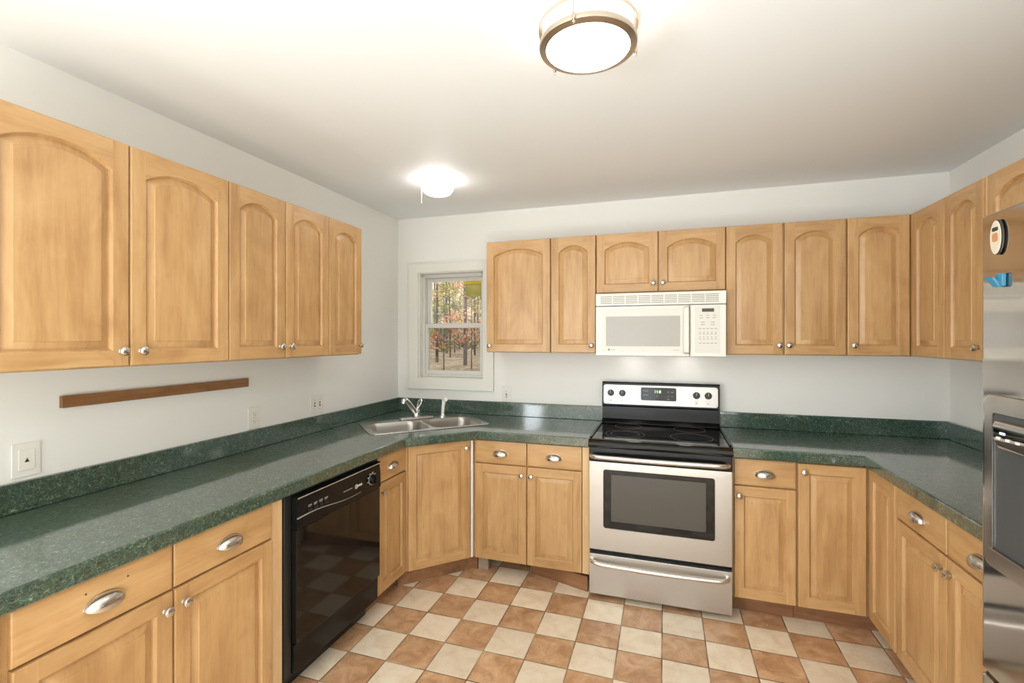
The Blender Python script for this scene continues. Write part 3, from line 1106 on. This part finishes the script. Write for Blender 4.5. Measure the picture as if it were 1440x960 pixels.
loft(b, [[(x, p[1] - dy, p[2]) for p in a_] + [(x, p[1] + .016, p[2]) for p in a_[::-1][1:-1]] for x, dy in ((.144, -.004), (.150, 0), (.168, 0), (.174, -.004))])
obj('handle', b, M['mw'], md)
b = BM()
lathe(b, [(0, 0), (.0075, 0), (.0075, .0006), (0, .0006)], (-0.296, -0.402, 1.428), 'y', 20)
obj('round_emblem', b, M['legend'], md)
b = BM(); box(b, -0.282, -0.258, -0.4025, -0.4019, 1.4265, 1.4295); box(b, 0.085, 0.12, -0.4025, -0.4019, 1.4265, 1.4290)
obj('fine_print', b, M['mw_glass'], md)
b = BM(); box(b, dxr + .004, mx, -0.400, -0.3705, 1.390, 1.697, .005)
pn = obj('control_panel', b, M['mw'], mw)
b = BM(); plate(b, rrect(0.206, 0.345, 1.412, 1.688, .005, 3), -0.4012, -0.3995, .0005)
obj('keypad', b, M['mw_panel'], pn)
b = BM(); box(b, 0.246, 0.312, -0.4022, -0.4010, 1.655, 1.675)
obj('display', b, M['lcd'], pn)
for j, (zz, n, ww) in enumerate(((1.634, 3, .016), (1.620, 3, .020), (1.594, 2, .022), (1.580, 2, .022), (1.556, 5, .014), (1.534, 5, .010), (1.524, 5, .012), (1.506, 5, .009), (1.494, 5, .010), (1.470, 5, .015))):
    b = BM()
    for i in range(n):
        xx = 0.222 + (i + .5) * (0.108 / n) + .002
        box(b, xx - ww / 2, xx + ww / 2, -0.4018, -0.4010, zz - .0018, zz + .0018)
    obj('button_row', b, M['legend'], pn)
for lx in (-0.17, 0.17):
    b = BM(); box(b, lx - .04, lx + .04, -0.135, -0.085, 1.3845, 1.3885, .001, 1)
    obj('cooktop_lamp', b, M['lamp3'], mw)
for lx in (-0.2, 0.2):
    b = BM(); box(b, lx - .12, lx + .12, -0.33, -0.20, 1.3850, 1.3885, .001, 1)
    obj('grease_filter', b, M['steel'], mw)

# ------------------------------------------------------------------ dishwasher (local x = world y, front +x)
dw = root('dishwasher', 'black built-in dishwasher with glossy door under the long counter', 'dishwasher', (0, -1.5310, 0), PI / 2)
hx = 0.3280
b = BM(); box(b, -hx + .002, hx - .002, -0.590, -0.03, 0.10, 0.856, .002, 1)
obj('tub', b, M['black_sat'], dw)
b = BM()
box(b, -hx, -hx + .038, -0.608, -0.5905, 0.10, 0.856, .001, 1)
box(b, hx - .010, hx, -0.608, -0.5905, 0.10, 0.856, .001, 1)
box(b, -hx + .0385, hx - .0105, -0.606, -0.5905, 0.842, 0.856, .001, 1)
obj('trim_frame', b, M['black_sat'], dw)
X0, X1 = -hx + .041, hx - .012
b = BM(); box(b, X0, X1, -0.632, -0.5905, 0.232, 0.703, .004)
dd = obj('door', b, M['black_glass'], dw)
b = BM()
prof = [(-0.591, .706), (-0.634, .706), (-0.637, .712), (-0.634, .800), (-0.630, .812), (-0.630, .826), (-0.636, .832), (-0.636, .838), (-0.630, .841), (-0.591, .841)]
loft(b, [[(x, p[0], p[1]) for p in prof] for x in (X0, X0 + .003, X1 - .003, X1)])
con = obj('control_panel', b, M['black'], dw)
b = BM()
tube(b, [(X0 + .002, -0.6352, .834), (0, -0.6357, .834), (X1 - .002, -0.6352, .834)], .003, 8)
obj('chrome_edge', b, M['nickel'], con)
b = BM()
wv = []
for i in range(25):
    u = i / 24
    wv.append((X0 + (X1 - X0) * 0.72 * u, -0.6368 + .001 * u, 0.752 - .020 * u + 0.006 * math.sin(PI * 2 * u)))
tube(b, wv, [.0030 * (1 - .7 * i / 24) for i in range(25)], 8)
obj('wave_line', b, M['legend'], con)
b = BM()
kx = X1 - .078
lathe(b, [(0, 0), (.026, 0), (.026, .004), (.022, .008), (.019, .022), (0, .023)], (kx, -0.6350, 0.768), 'y', 24)
box(b, kx - .005, kx + .005, -0.666, -0.656, 0.750, 0.786, .002)
obj('cycle_knob', b, M['black'], con)
b = BM()
for i in range(7):
    a = 2.2 - 4.0 * i / 6
    px, pz = kx + .036 * math.sin(a), 0.768 + .034 * math.cos(a)
    box(b, px - .005, px + .005, -0.6368, -0.6352, pz - .0015, pz + .0015)
lathe(b, [(.0275, .0012), (.0290, .0012), (.0290, .0024), (.0275, .0024), (.0275, .0012)], (kx, -0.6345, 0.768), 'y', 28)
obj('dial_legend', b, M['legend_light'], con)
for i in range(4):
    bx = X0 + .075 + i * .034
    b = BM()
    box(b, bx - .012, bx + .012, -0.641, -0.634, 0.758, 0.772, .002)
    bt = obj('push_button', b, M['black_sat'], con)
    b = BM()
    box(b, bx - .010, bx + .006, -0.6372, -0.6345, 0.7790, 0.7815)
    box(b, bx - .010, bx + .010, -0.6372, -0.6345, 0.7845, 0.7875)
    obj('button_legend', b, M['legend'], bt)
b = BM()
box(b, 0.010, 0.075, -0.6372, -0.6345, 0.7700, 0.7728)
obj('printed_line', b, M['legend'], con)
b = BM()
lathe(b, [(.010, .0012), (.0118, .0012), (.0118, .0024), (.010, .0024), (.010, .0012)], (0.107, -0.6345, 0.768), 'y', 24)
for i in range(4):
    box(b, 0.105 + i * .013, 0.112 + i * .013, -0.6372, -0.6345, 0.764, 0.774)
obj('brand_mark', b, M['legend_light'], con)
b = BM(); box(b, X0, X1, -0.618, -0.5905, 0.105, 0.224, .004)
obj('access_panel', b, M['black'], dw)
b = BM(); box(b, -hx + .002, hx - .002, -0.535, -0.52, 0.001, 0.10, .001, 1)
obj('toe_panel', b, M['black_sat'], dw)

# ------------------------------------------------------------------ refrigerator (local x = -world y, front -x)
FX = 2.8000
fr = root('refrigerator', 'stainless steel french-door refrigerator with ice dispenser, cut off at picture edge', 'refrigerator', (RW, 0, 0), -PI / 2)
fd = RW - FX
F0, F1 = 1.976, 2.886
b = BM(); box(b, F0 + .004, F1 - .004, -fd + .085, -0.03, 0.03, 1.775, .006)
obj('cabinet_body', b, M['disp_grey'], fr)
Fm = (F0 + F1) / 2


def fdoor(x0, x1, z0, z1, holes=()):
    """refrigerator door with softly rounded side edges."""
    bm = BM()
    yf, yb, rr = -fd, -fd + .078, .022
    lp = []
    for z, ins in ((z0, .004), (z0 + .004, 0), (z1 - .004, 0), (z1, .004)):
        pts = []
        for i in range(7):
            a = PI / 2 * i / 6
            pts.append((x0 + rr - rr * math.cos(a) + ins, yf + rr - rr * math.sin(a) + ins))
        for i in range(7):
            a = PI / 2 * i / 6
            pts.append((x1 - rr + rr * math.sin(a) - ins, yf + rr - rr * math.cos(a) + ins))
        pts += [(x1 - ins, yb), (x0 + ins, yb)]
        lp.append([(p[0], p[1], z) for p in pts])
    loft(bm, lp)
    return bm


d1 = obj('door', fdoor(F0, Fm - .002, 0.718, 1.788), M['fridge'], fr)
obj('door', fdoor(Fm + .002, F1, 0.718, 1.788), M['fridge'], fr)
fz = obj('freezer_drawer', fdoor(F0, F1, 0.075, 0.706), M['fridge'], fr)
b = BM(); box(b, F0 + .02, F1 - .02, -fd + .12, -fd + .135, 0.002, 0.07)
obj('base_grille', b, M['black_sat'], fr)


def fbar(pts):
    bb = BM(); tube(bb, pts, .013, 14); return bb


obj('handle', fbar([(F0 + .06, -fd, .650), (F0 + .06, -fd - .045, .650), (F0 + .09, -fd - .055, .650), (F1 - .09, -fd - .055, .650), (F1 - .06, -fd - .045, .650), (F1 - .06, -fd, .650)]), M['steel_bright'], fz)
for hx_ in (Fm - .045, Fm + .045):
    obj('handle', fbar([(hx_, -fd, 0.80), (hx_, -fd - .045, 0.80), (hx_, -fd - .055, 0.83), (hx_, -fd - .055, 1.47), (hx_, -fd - .045, 1.50), (hx_, -fd, 1.50)]), M['steel_bright'], fr)
# dispenser: raised surround, dark cavity, control pod, drip ledge
e0, e1, z0_, z1_ = 2.008, 2.300, 0.975, 1.370
b = BM()
plate(b, rrect(e0, e1, z0_, z1_, .02, 5), -fd - .006, -fd + .0005, .003, [rrect(e0 + .030, e1 - .030, z0_ + .045, z1_ - .040, .008, 4)])
ds = obj('dispenser_surround', b, M['steel_soft'], d1)
b = BM(); plate(b, rrect(e0 + .031, e1 - .031, z0_ + .046, z1_ - .041, .007, 4), -fd - .003, -fd + .001, .0005)
obj('dispenser_recess', b, M['disp_grey'], ds)
b = BM()
prof = [(-fd - .003, 1.316), (-fd - .020, 1.316), (-fd - .024, 1.308), (-fd - .022, 1.276), (-fd - .014, 1.256), (-fd - .003, 1.250)]
loft(b, [[(x, p[0], p[1]) for p in prof] for x in (2.075, 2.082, 2.228, 2.235)])
pd = obj('control_pod', b, M['fridge'], ds)
b = BM(); box(b, 2.098, 2.112, -fd - .0245, -fd - .0232, 1.290, 1.2945)
obj('indicator_light', b, M['blue_led'], pd)
b = BM()
for i in range(4):
    b = BM()
    box(b, 2.086 + i * .03, 2.096 + i * .03, -fd - .0243, -fd - .0225, 1.278, 1.283)
    obj('button_legend', b, M['legend_light'], pd)
b = BM(); box(b, e0 + .030, e1 - .030, -fd - .013, -fd - .003, z0_ + .043, z0_ + .047, .0015)
obj('drip_ledge', b, M['fridge'], ds)

# magnets hang on the door: separate things
FXM = FX - 0.0006
mg = root('fridge_magnet', 'oval cream and brown magnet, upper of the two on the refrigerator door', 'magnet', (FXM, -2.054, 1.727), -PI / 2)
b = BM()
ov = [(0.020 * math.cos(2 * PI * i / 28), 0.040 * math.sin(2 * PI * i / 28)) for i in range(28)]
plate(b, ov, -0.005, 0.0, .002)
obj('backing', b, M['dark_mag'], mg)
b = BM(); plate(b, [(x * .93 - .002, z * .95) for x, z in ov], -0.0072, -0.0048, .001)
obj('oval_face', b, M['cream_mag'], mg)
b = BM(); plate(b, rrect(-0.012, 0.008, -0.010, 0.010, .006, 4), -0.0078, -0.0068, .0004)
obj('brown_patch', b, M['brown_mag'], mg)
b = BM(); plate(b, rrect(-0.012, 0.008, 0.014, 0.023, .003, 4), -0.0078, -0.0068, .0004)
obj('dark_patch', b, M['dark_mag'], mg)
mg = root('magnet_clip', 'blue plastic clip magnet below the oval magnet on the refrigerator door', 'magnet', (FXM, -2.058, 1.629), -PI / 2)
b = BM(); plate(b, rrect(-0.004, 0.020, -0.015, 0.015, .004, 3), -0.009, 0.0, .002)
obj('clip_base', b, M['blue'], mg)
b = BM()
q1 = [(-0.022, -0.020, 0.010), (-0.008, -0.0095, -0.014), (0.012, -0.0092, -0.016), (0.002, -0.017, 0.006)]
loft(b, [q1, [(p[0] + .002, p[1] + .004, p[2] + .001) for p in q1]])
obj('clip_jaw', b, M['blue'], mg)

# ------------------------------------------------------------------ ceiling lights
LZ = RH
lt = root('ceiling_light', 'large round flush ceiling light with two nickel rings and glowing diffuser', 'ceiling light', (1.857, -1.957, LZ))
b = BM(); lathe(b, [(0, 0), (.125, 0), (.125, -.012), (0, -.012)], (0, 0, 0), 'z', 48)
obj('mounting_pan', b, M['white'], lt)
b = BM(); lathe(b, [(0, -.0125), (.133, -.0125), (.1345, -.016), (.1345, -.0655), (0, -.0655)], (0, 0, 0), 'z', 64)
obj('side_glass', b, M['lamp_side'], lt)
b = BM(); lathe(b, [(0, -.066), (.1345, -.066), (.132, -.078), (.118, -.084), (.06, -.087), (0, -.088)], (0, 0, 0), 'z', 64)
obj('diffuser', b, M['lamp'], lt)
b = BM(); annulus(b, .139, .1495, -.030, -.018)
obj('upper_ring', b, M['lamp_nickel'], lt)
b = BM()
lp = []
for rr, zz in ((.1385, -.070), (.1475, -.068), (.1485, -.076), (.1465, -.083), (.128, -.0885), (.126, -.087), (.1385, -.070)):
    lp.append([(rr * math.cos(2 * PI * i / 72), rr * math.sin(2 * PI * i / 72), zz) for i in range(72)])
loft(b, lp, False, False)
obj('lower_ring', b, M['lamp_nickel'], lt)
for a in (264, 24, 144):
    a = math.radians(a)
    b = BM()
    px, py = .1515 * math.cos(a), .1515 * math.sin(a)
    lathe(b, [(0, -.012), (.0025, -.012), (.0025, -.066), (.005, -.067), (.005, -.086), (.003, -.088), (.0045, -.092), (.003, -.096), (0, -.097)], (px, py, 0), 'z', 12)
    obj('post', b, M['lamp_nickel'], lt)
lt = root('ceiling_light', 'small white dome ceiling light with pull cord above the sink corner', 'ceiling light', (0.757, -0.785, LZ))
b = BM(); lathe(b, [(0, 0), (.086, 0), (.088, -.004), (.086, -.026), (.080, -.030), (0, -.030)], (0, 0, 0), 'z', 40)
obj('base', b, M['white'], lt)
b = BM(); lathe(b, [(0, -.0305), (.078, -.0305), (.090, -.040), (.0935, -.052), (.090, -.066), (.078, -.080), (.055, -.090), (.028, -.095), (0, -.0965)], (0, 0, 0), 'z', 40)
obj('dome', b, M['lamp2'], lt)
b = BM()
tube(b, [(-0.070, -0.050, -.030), (-0.079, -0.056, -.045), (-0.081, -0.057, -.070), (-0.081, -0.057, -.140)], .0016, 8)
lathe(b, [(0, -.140), (.003, -.141), (.0035, -.150), (0, -.154)], (-0.081, -0.057, 0), 'z', 10)
obj('pull_cord', b, M['white'], lt)

# ------------------------------------------------------------------ things on the walls
ws = root('wood_strip', 'bare brown wooden strip screwed flat to the wall under the long cabinets', 'wood strip', (0, -1.882, 1.2685), PI / 2)
b = BM(); box(b, -0.401, 0.401, -0.019, -0.0005, -0.0215, 0.0215, .002)
obj('board', b, M['strip'], ws)
b = BM()
for xx in (-0.33, 0.0, 0.33):
    lathe(b, [(0, 0), (.003, 0), (.003, .0006), (0, .0008)], (xx, -0.0189, 0), 'y', 10)
obj('screw_head', b, M['strip'], ws)


def wall_plate(name, label, cat, loc, rz, w=0.074, h=0.116, grp=None):
    rr = root(name, label, cat, loc, rz, grp)
    bb = BM(); plate(bb, rrect(-w / 2, w / 2, -h / 2, h / 2, .005, 3), -0.006, -0.0004, .0025)
    obj('cover_plate', bb, M['outlet'], rr)
    return rr


def duplex(rr, x=0.0):
    for s in (-1, 1):
        zc = s * 0.0195
        bb = BM(); plate(bb, rrect(x - .0165, x + .0165, zc - .014, zc + .014, .010, 5), -0.0078, -0.0055, .0008)
        rec = obj('receptacle', bb, M['outlet'], rr)
        bb = BM()
        box(bb, x - .0075, x - .0055, -0.0084, -0.0074, zc - .001, zc + .007)
        box(bb, x + .0055, x + .0075, -0.0084, -0.0074, zc, zc + .006)
        lathe(bb, [(0, 0), (.0025, 0), (.0025, .0008), (0, .0008)], (x, -0.0076, zc - .0075), 'y', 10)
        obj('slots', bb, M['slot'], rec)
    bb = BM(); lathe(bb, [(0, 0), (.003, 0), (.002, .001), (0, .0012)], (x, -0.006, 0), 'y', 10)
    obj('screw', bb, M['nickel'], rr)


GO = 'white plates on the kitchen walls'
r = wall_plate('phone_jack', 'white phone jack plate with black triangular socket, above the near end of the counter', 'wall plate', (0, -2.377, 1.085), PI / 2, .078, .116, GO)
b = BM(); plate(b, rrect(-0.022, 0.022, -0.036, 0.036, .004, 3), -0.0085, -0.0055, .0012)
jk = obj('jack_insert', b, M['outlet'], r)
b = BM(); plate(b, [(-0.0065, -0.008), (0.0065, -0.008), (0.0, 0.006)], -0.0092, -0.0080, 0)
obj('jack_socket', b, M['slot'], jk)
r = wall_plate('wall_outlet', 'white duplex outlet below the end of the brown wooden strip', 'wall outlet', (0, -1.434, 1.077), PI / 2, .076, .116, GO)
duplex(r)
r = wall_plate('light_switch_plate', 'double white switch plate just under the last cabinet toward the window', 'light switch', (0, -0.955, 1.085), PI / 2, .120, .118, GO)
for xx in (-0.023, 0.023):
    b = BM(); box(b, xx - .006, xx + .006, -0.0072, -0.0055, -0.013, 0.013, .001, 1)
    tg = obj('toggle_slot', b, M['slot'], r)
    b = BM(); tube(b, [(xx, -0.006, 0), (xx, -0.016, 0.008)], [.005, .0035], 8)
    obj('toggle', b, M['outlet'], tg)
    b = BM()
    for zz in (-0.03, 0.03):
        lathe(b, [(0, 0), (.003, 0), (.002, .001), (0, .0012)], (xx, -0.006, zz), 'y', 10)
    obj('screw', b, M['nickel'], r)
r = wall_plate('wall_outlet', 'white outlet between the window and the range, above the backsplash', 'wall outlet', (0.939, 0, 1.077), 0, .074, .116, GO)
b = BM(); plate(b, rrect(-0.0165, 0.0165, -0.034, 0.034, .003, 3), -0.0080, -0.0055, .0008)
ri = obj('outlet_insert', b, M['outlet'], r)
b = BM()
box(b, -0.004, 0.004, -0.0095, -0.0078, -0.012, 0.004, .001, 1)
box(b, -0.006, 0.006, -0.0090, -0.0078, -0.026, -0.020, .001, 1)
box(b, -0.0055, -0.0035, -0.0090, -0.0078, 0.012, 0.022)
obj('slots', b, M['slot'], ri)

# ------------------------------------------------------------------ woods beyond the window
gd = BM()
for j in range(25):
    for i in range(25):
        pass
nx, ny = 36, 40
gv = []
for j in range(ny + 1):
    yy = T + 0.02 + 95.0 * (j / ny) ** 1.5
    row = []
    for i in range(nx + 1):
        xx = -70 + 90 * i / nx
        zz = -0.30 + 0.012 * yy + 0.10 * math.sin(xx * .9 + yy * .35) * min(1, yy / 8) + max(0, yy - 42) * 0.30
        row.append(gd.verts.new((xx, yy, zz)))
    gv.append(row)
for j in range(ny):
    for i in range(nx):
        face(gd, (gv[j][i], gv[j][i + 1], gv[j + 1][i + 1], gv[j + 1][i]))
g_ = obj('forest_floor', gd, M['litter'])
g_['label'] = 'leaf-covered forest ground outside the window'
g_['category'] = 'ground'
g_['kind'] = 'structure'


def gz(yy):
    return -0.30 + 0.012 * yy + max(0, yy - 42) * 0.30


def leaves_bm(rng, n, blobs, size):
    bm = BM()
    for _ in range(n):
        c, rx, rz = rng.choice(blobs)
        while True:
            p = Vector((rng.uniform(-1, 1), rng.uniform(-1, 1), rng.uniform(-1, 1)))
            if p.length < 1:
                break
        p = Vector((c[0] + p.x * rx, c[1] + p.y * rx, c[2] + p.z * rz))
        u = Vector((rng.uniform(-1, 1), rng.uniform(-1, 1), rng.uniform(-1, 1))).normalized()
        v = u.cross(Vector((rng.uniform(-1, 1), rng.uniform(-1, 1), rng.uniform(-1, 1)))).normalized()
        s = size * rng.uniform(.6, 1.3)
        vs = [bm.verts.new(p + u * s), bm.verts.new(p + v * s * .55), bm.verts.new(p - u * s), bm.verts.new(p - v * s * .55)]
        face(bm, vs)
    return bm


def make_tree(rng, hgt, rad, mat, dens, low):
    rr = root('tree', 'slender grey-barked woodland tree with autumn leaves seen through the window', 'tree', (0, 0, 0), 0, 'woodland trees outside the window')
    bm = BM()
    lean = rng.uniform(-.4, .4)
    pts = [(lean * (k / 6) ** 2 + rng.uniform(-.03, .03) * k * .3, rng.uniform(-.03, .03) * k * .3, hgt * k / 6) for k in range(7)]
    pts[0] = (0, 0, -0.3)
    tube(bm, pts, [rad * 1.25, rad, rad * .9, rad * .8, rad * .65, rad * .5, rad * .25], 9)
    blobs = []
    for k in range(14):
        z = hgt * (low + (1 - low) * rng.random() ** 1.4)
        a = rng.uniform(0, 2 * PI)
        ln = rng.uniform(.5, 1.15)
        e = (lean * (z / hgt) ** 2 + ln * math.cos(a), ln * math.sin(a), z + ln * .5)
        tube(bm, [(lean * (z / hgt) ** 2, 0, z), ((lean * (z / hgt) ** 2 + e[0]) / 2, e[1] / 2, z + ln * .15), e], [rad * .35, rad * .22, rad * .08], 6)
        blobs.append((e, ln * .8, ln * .55))
    obj('trunk', bm, M['bark'], rr)
    obj('foliage', leaves_bm(rng, dens, blobs, .085), M[mat], rr, 180)
    return rr


def dup(o):
    c = o.copy(); C.objects.link(c)
    for ch in o.children:
        k = ch.copy(); C.objects.link(k); k.parent = c
    return c


rng = random.Random(11)
protos = [make_tree(rng, 11, 0.093, 'leaf_y', 1500, .06), make_tree(rng, 12, 0.112, 'leaf_g', 1600, .08),
          make_tree(rng, 8, 0.056, 'leaf_g', 1300, .05), make_tree(rng, 9, 0.068, 'leaf_p', 1300, .08)]
reds = [make_tree(rng, 4.2, 0.031, 'leaf_r', 300, .25)]
used = set()


def put(proto, x, y):
    o = proto if proto not in used else dup(proto)
    used.add(proto)
    o.location = (x, y, gz(y))
    o.rotation_euler = (0, 0, rng.uniform(0, 6.28))
    s = rng.uniform(.85, 1.2)
    o.scale = (s, s, s)
    return o


spots, i = [(-6.7, 14.5), (-7.3, 19.0)], 0
for _ in range(4000):
    y = rng.uniform(10, 60)
    x = 2.08 - 0.455 * (y + 3.4) + rng.uniform(-.19, .19) * (y + 3.4)
    if all((x - a) ** 2 + (y - b_) ** 2 > 3.0 ** 2 for a, b_ in spots):
        spots.append((x, y))
        put(protos[i % 4], x, y)
        i += 1
    if i >= 44:
        break
for f, y in ((-0.49, 14.5), (-0.42, 19.0)):
    o = put(reds[0], 2.08 + f * (y + 3.4), y)
    o['label'] = 'low tree with pink-red autumn leaves among the grey trunks outside the window'
    o['group'] = 'red-leaved trees outside the window'

yb_ = root('bird_feeder', 'yellow wooden hanging box just outside the upper window pane', 'bird feeder', (0.425, 0.62, 2.045))
b = BM()
box(b, -0.10, 0.14, -0.07, 0.07, -0.02, 0.02, .003)
box(b, -0.085, 0.125, -0.06, 0.06, -0.055, -0.0205, .002)
obj('roof_board', b, M['yellow'], yb_)
b = BM()
box(b, -0.075, 0.115, -0.05, 0.05, -0.16, -0.0555, .002)
obj('seed_box', b, M['leaf_y'], yb_)
b = BM(); box(b, -0.098, -0.070, -0.0735, -0.0705, -0.016, 0.016)
obj('hinge', b, M['slot'], yb_)
b = BM(); tube(b, [(0.02, 0, .02), (0.02, 0, .40)], .002, 6)
obj('hanging_wire', b, M['slot'], yb_)
# roof eave over the window, which the box hangs from
b = BM(); box(b, -1.2, 3.0, T + .001, 0.85, 2.40, 2.46)
struct(obj('trim_1', b, M['trim']))
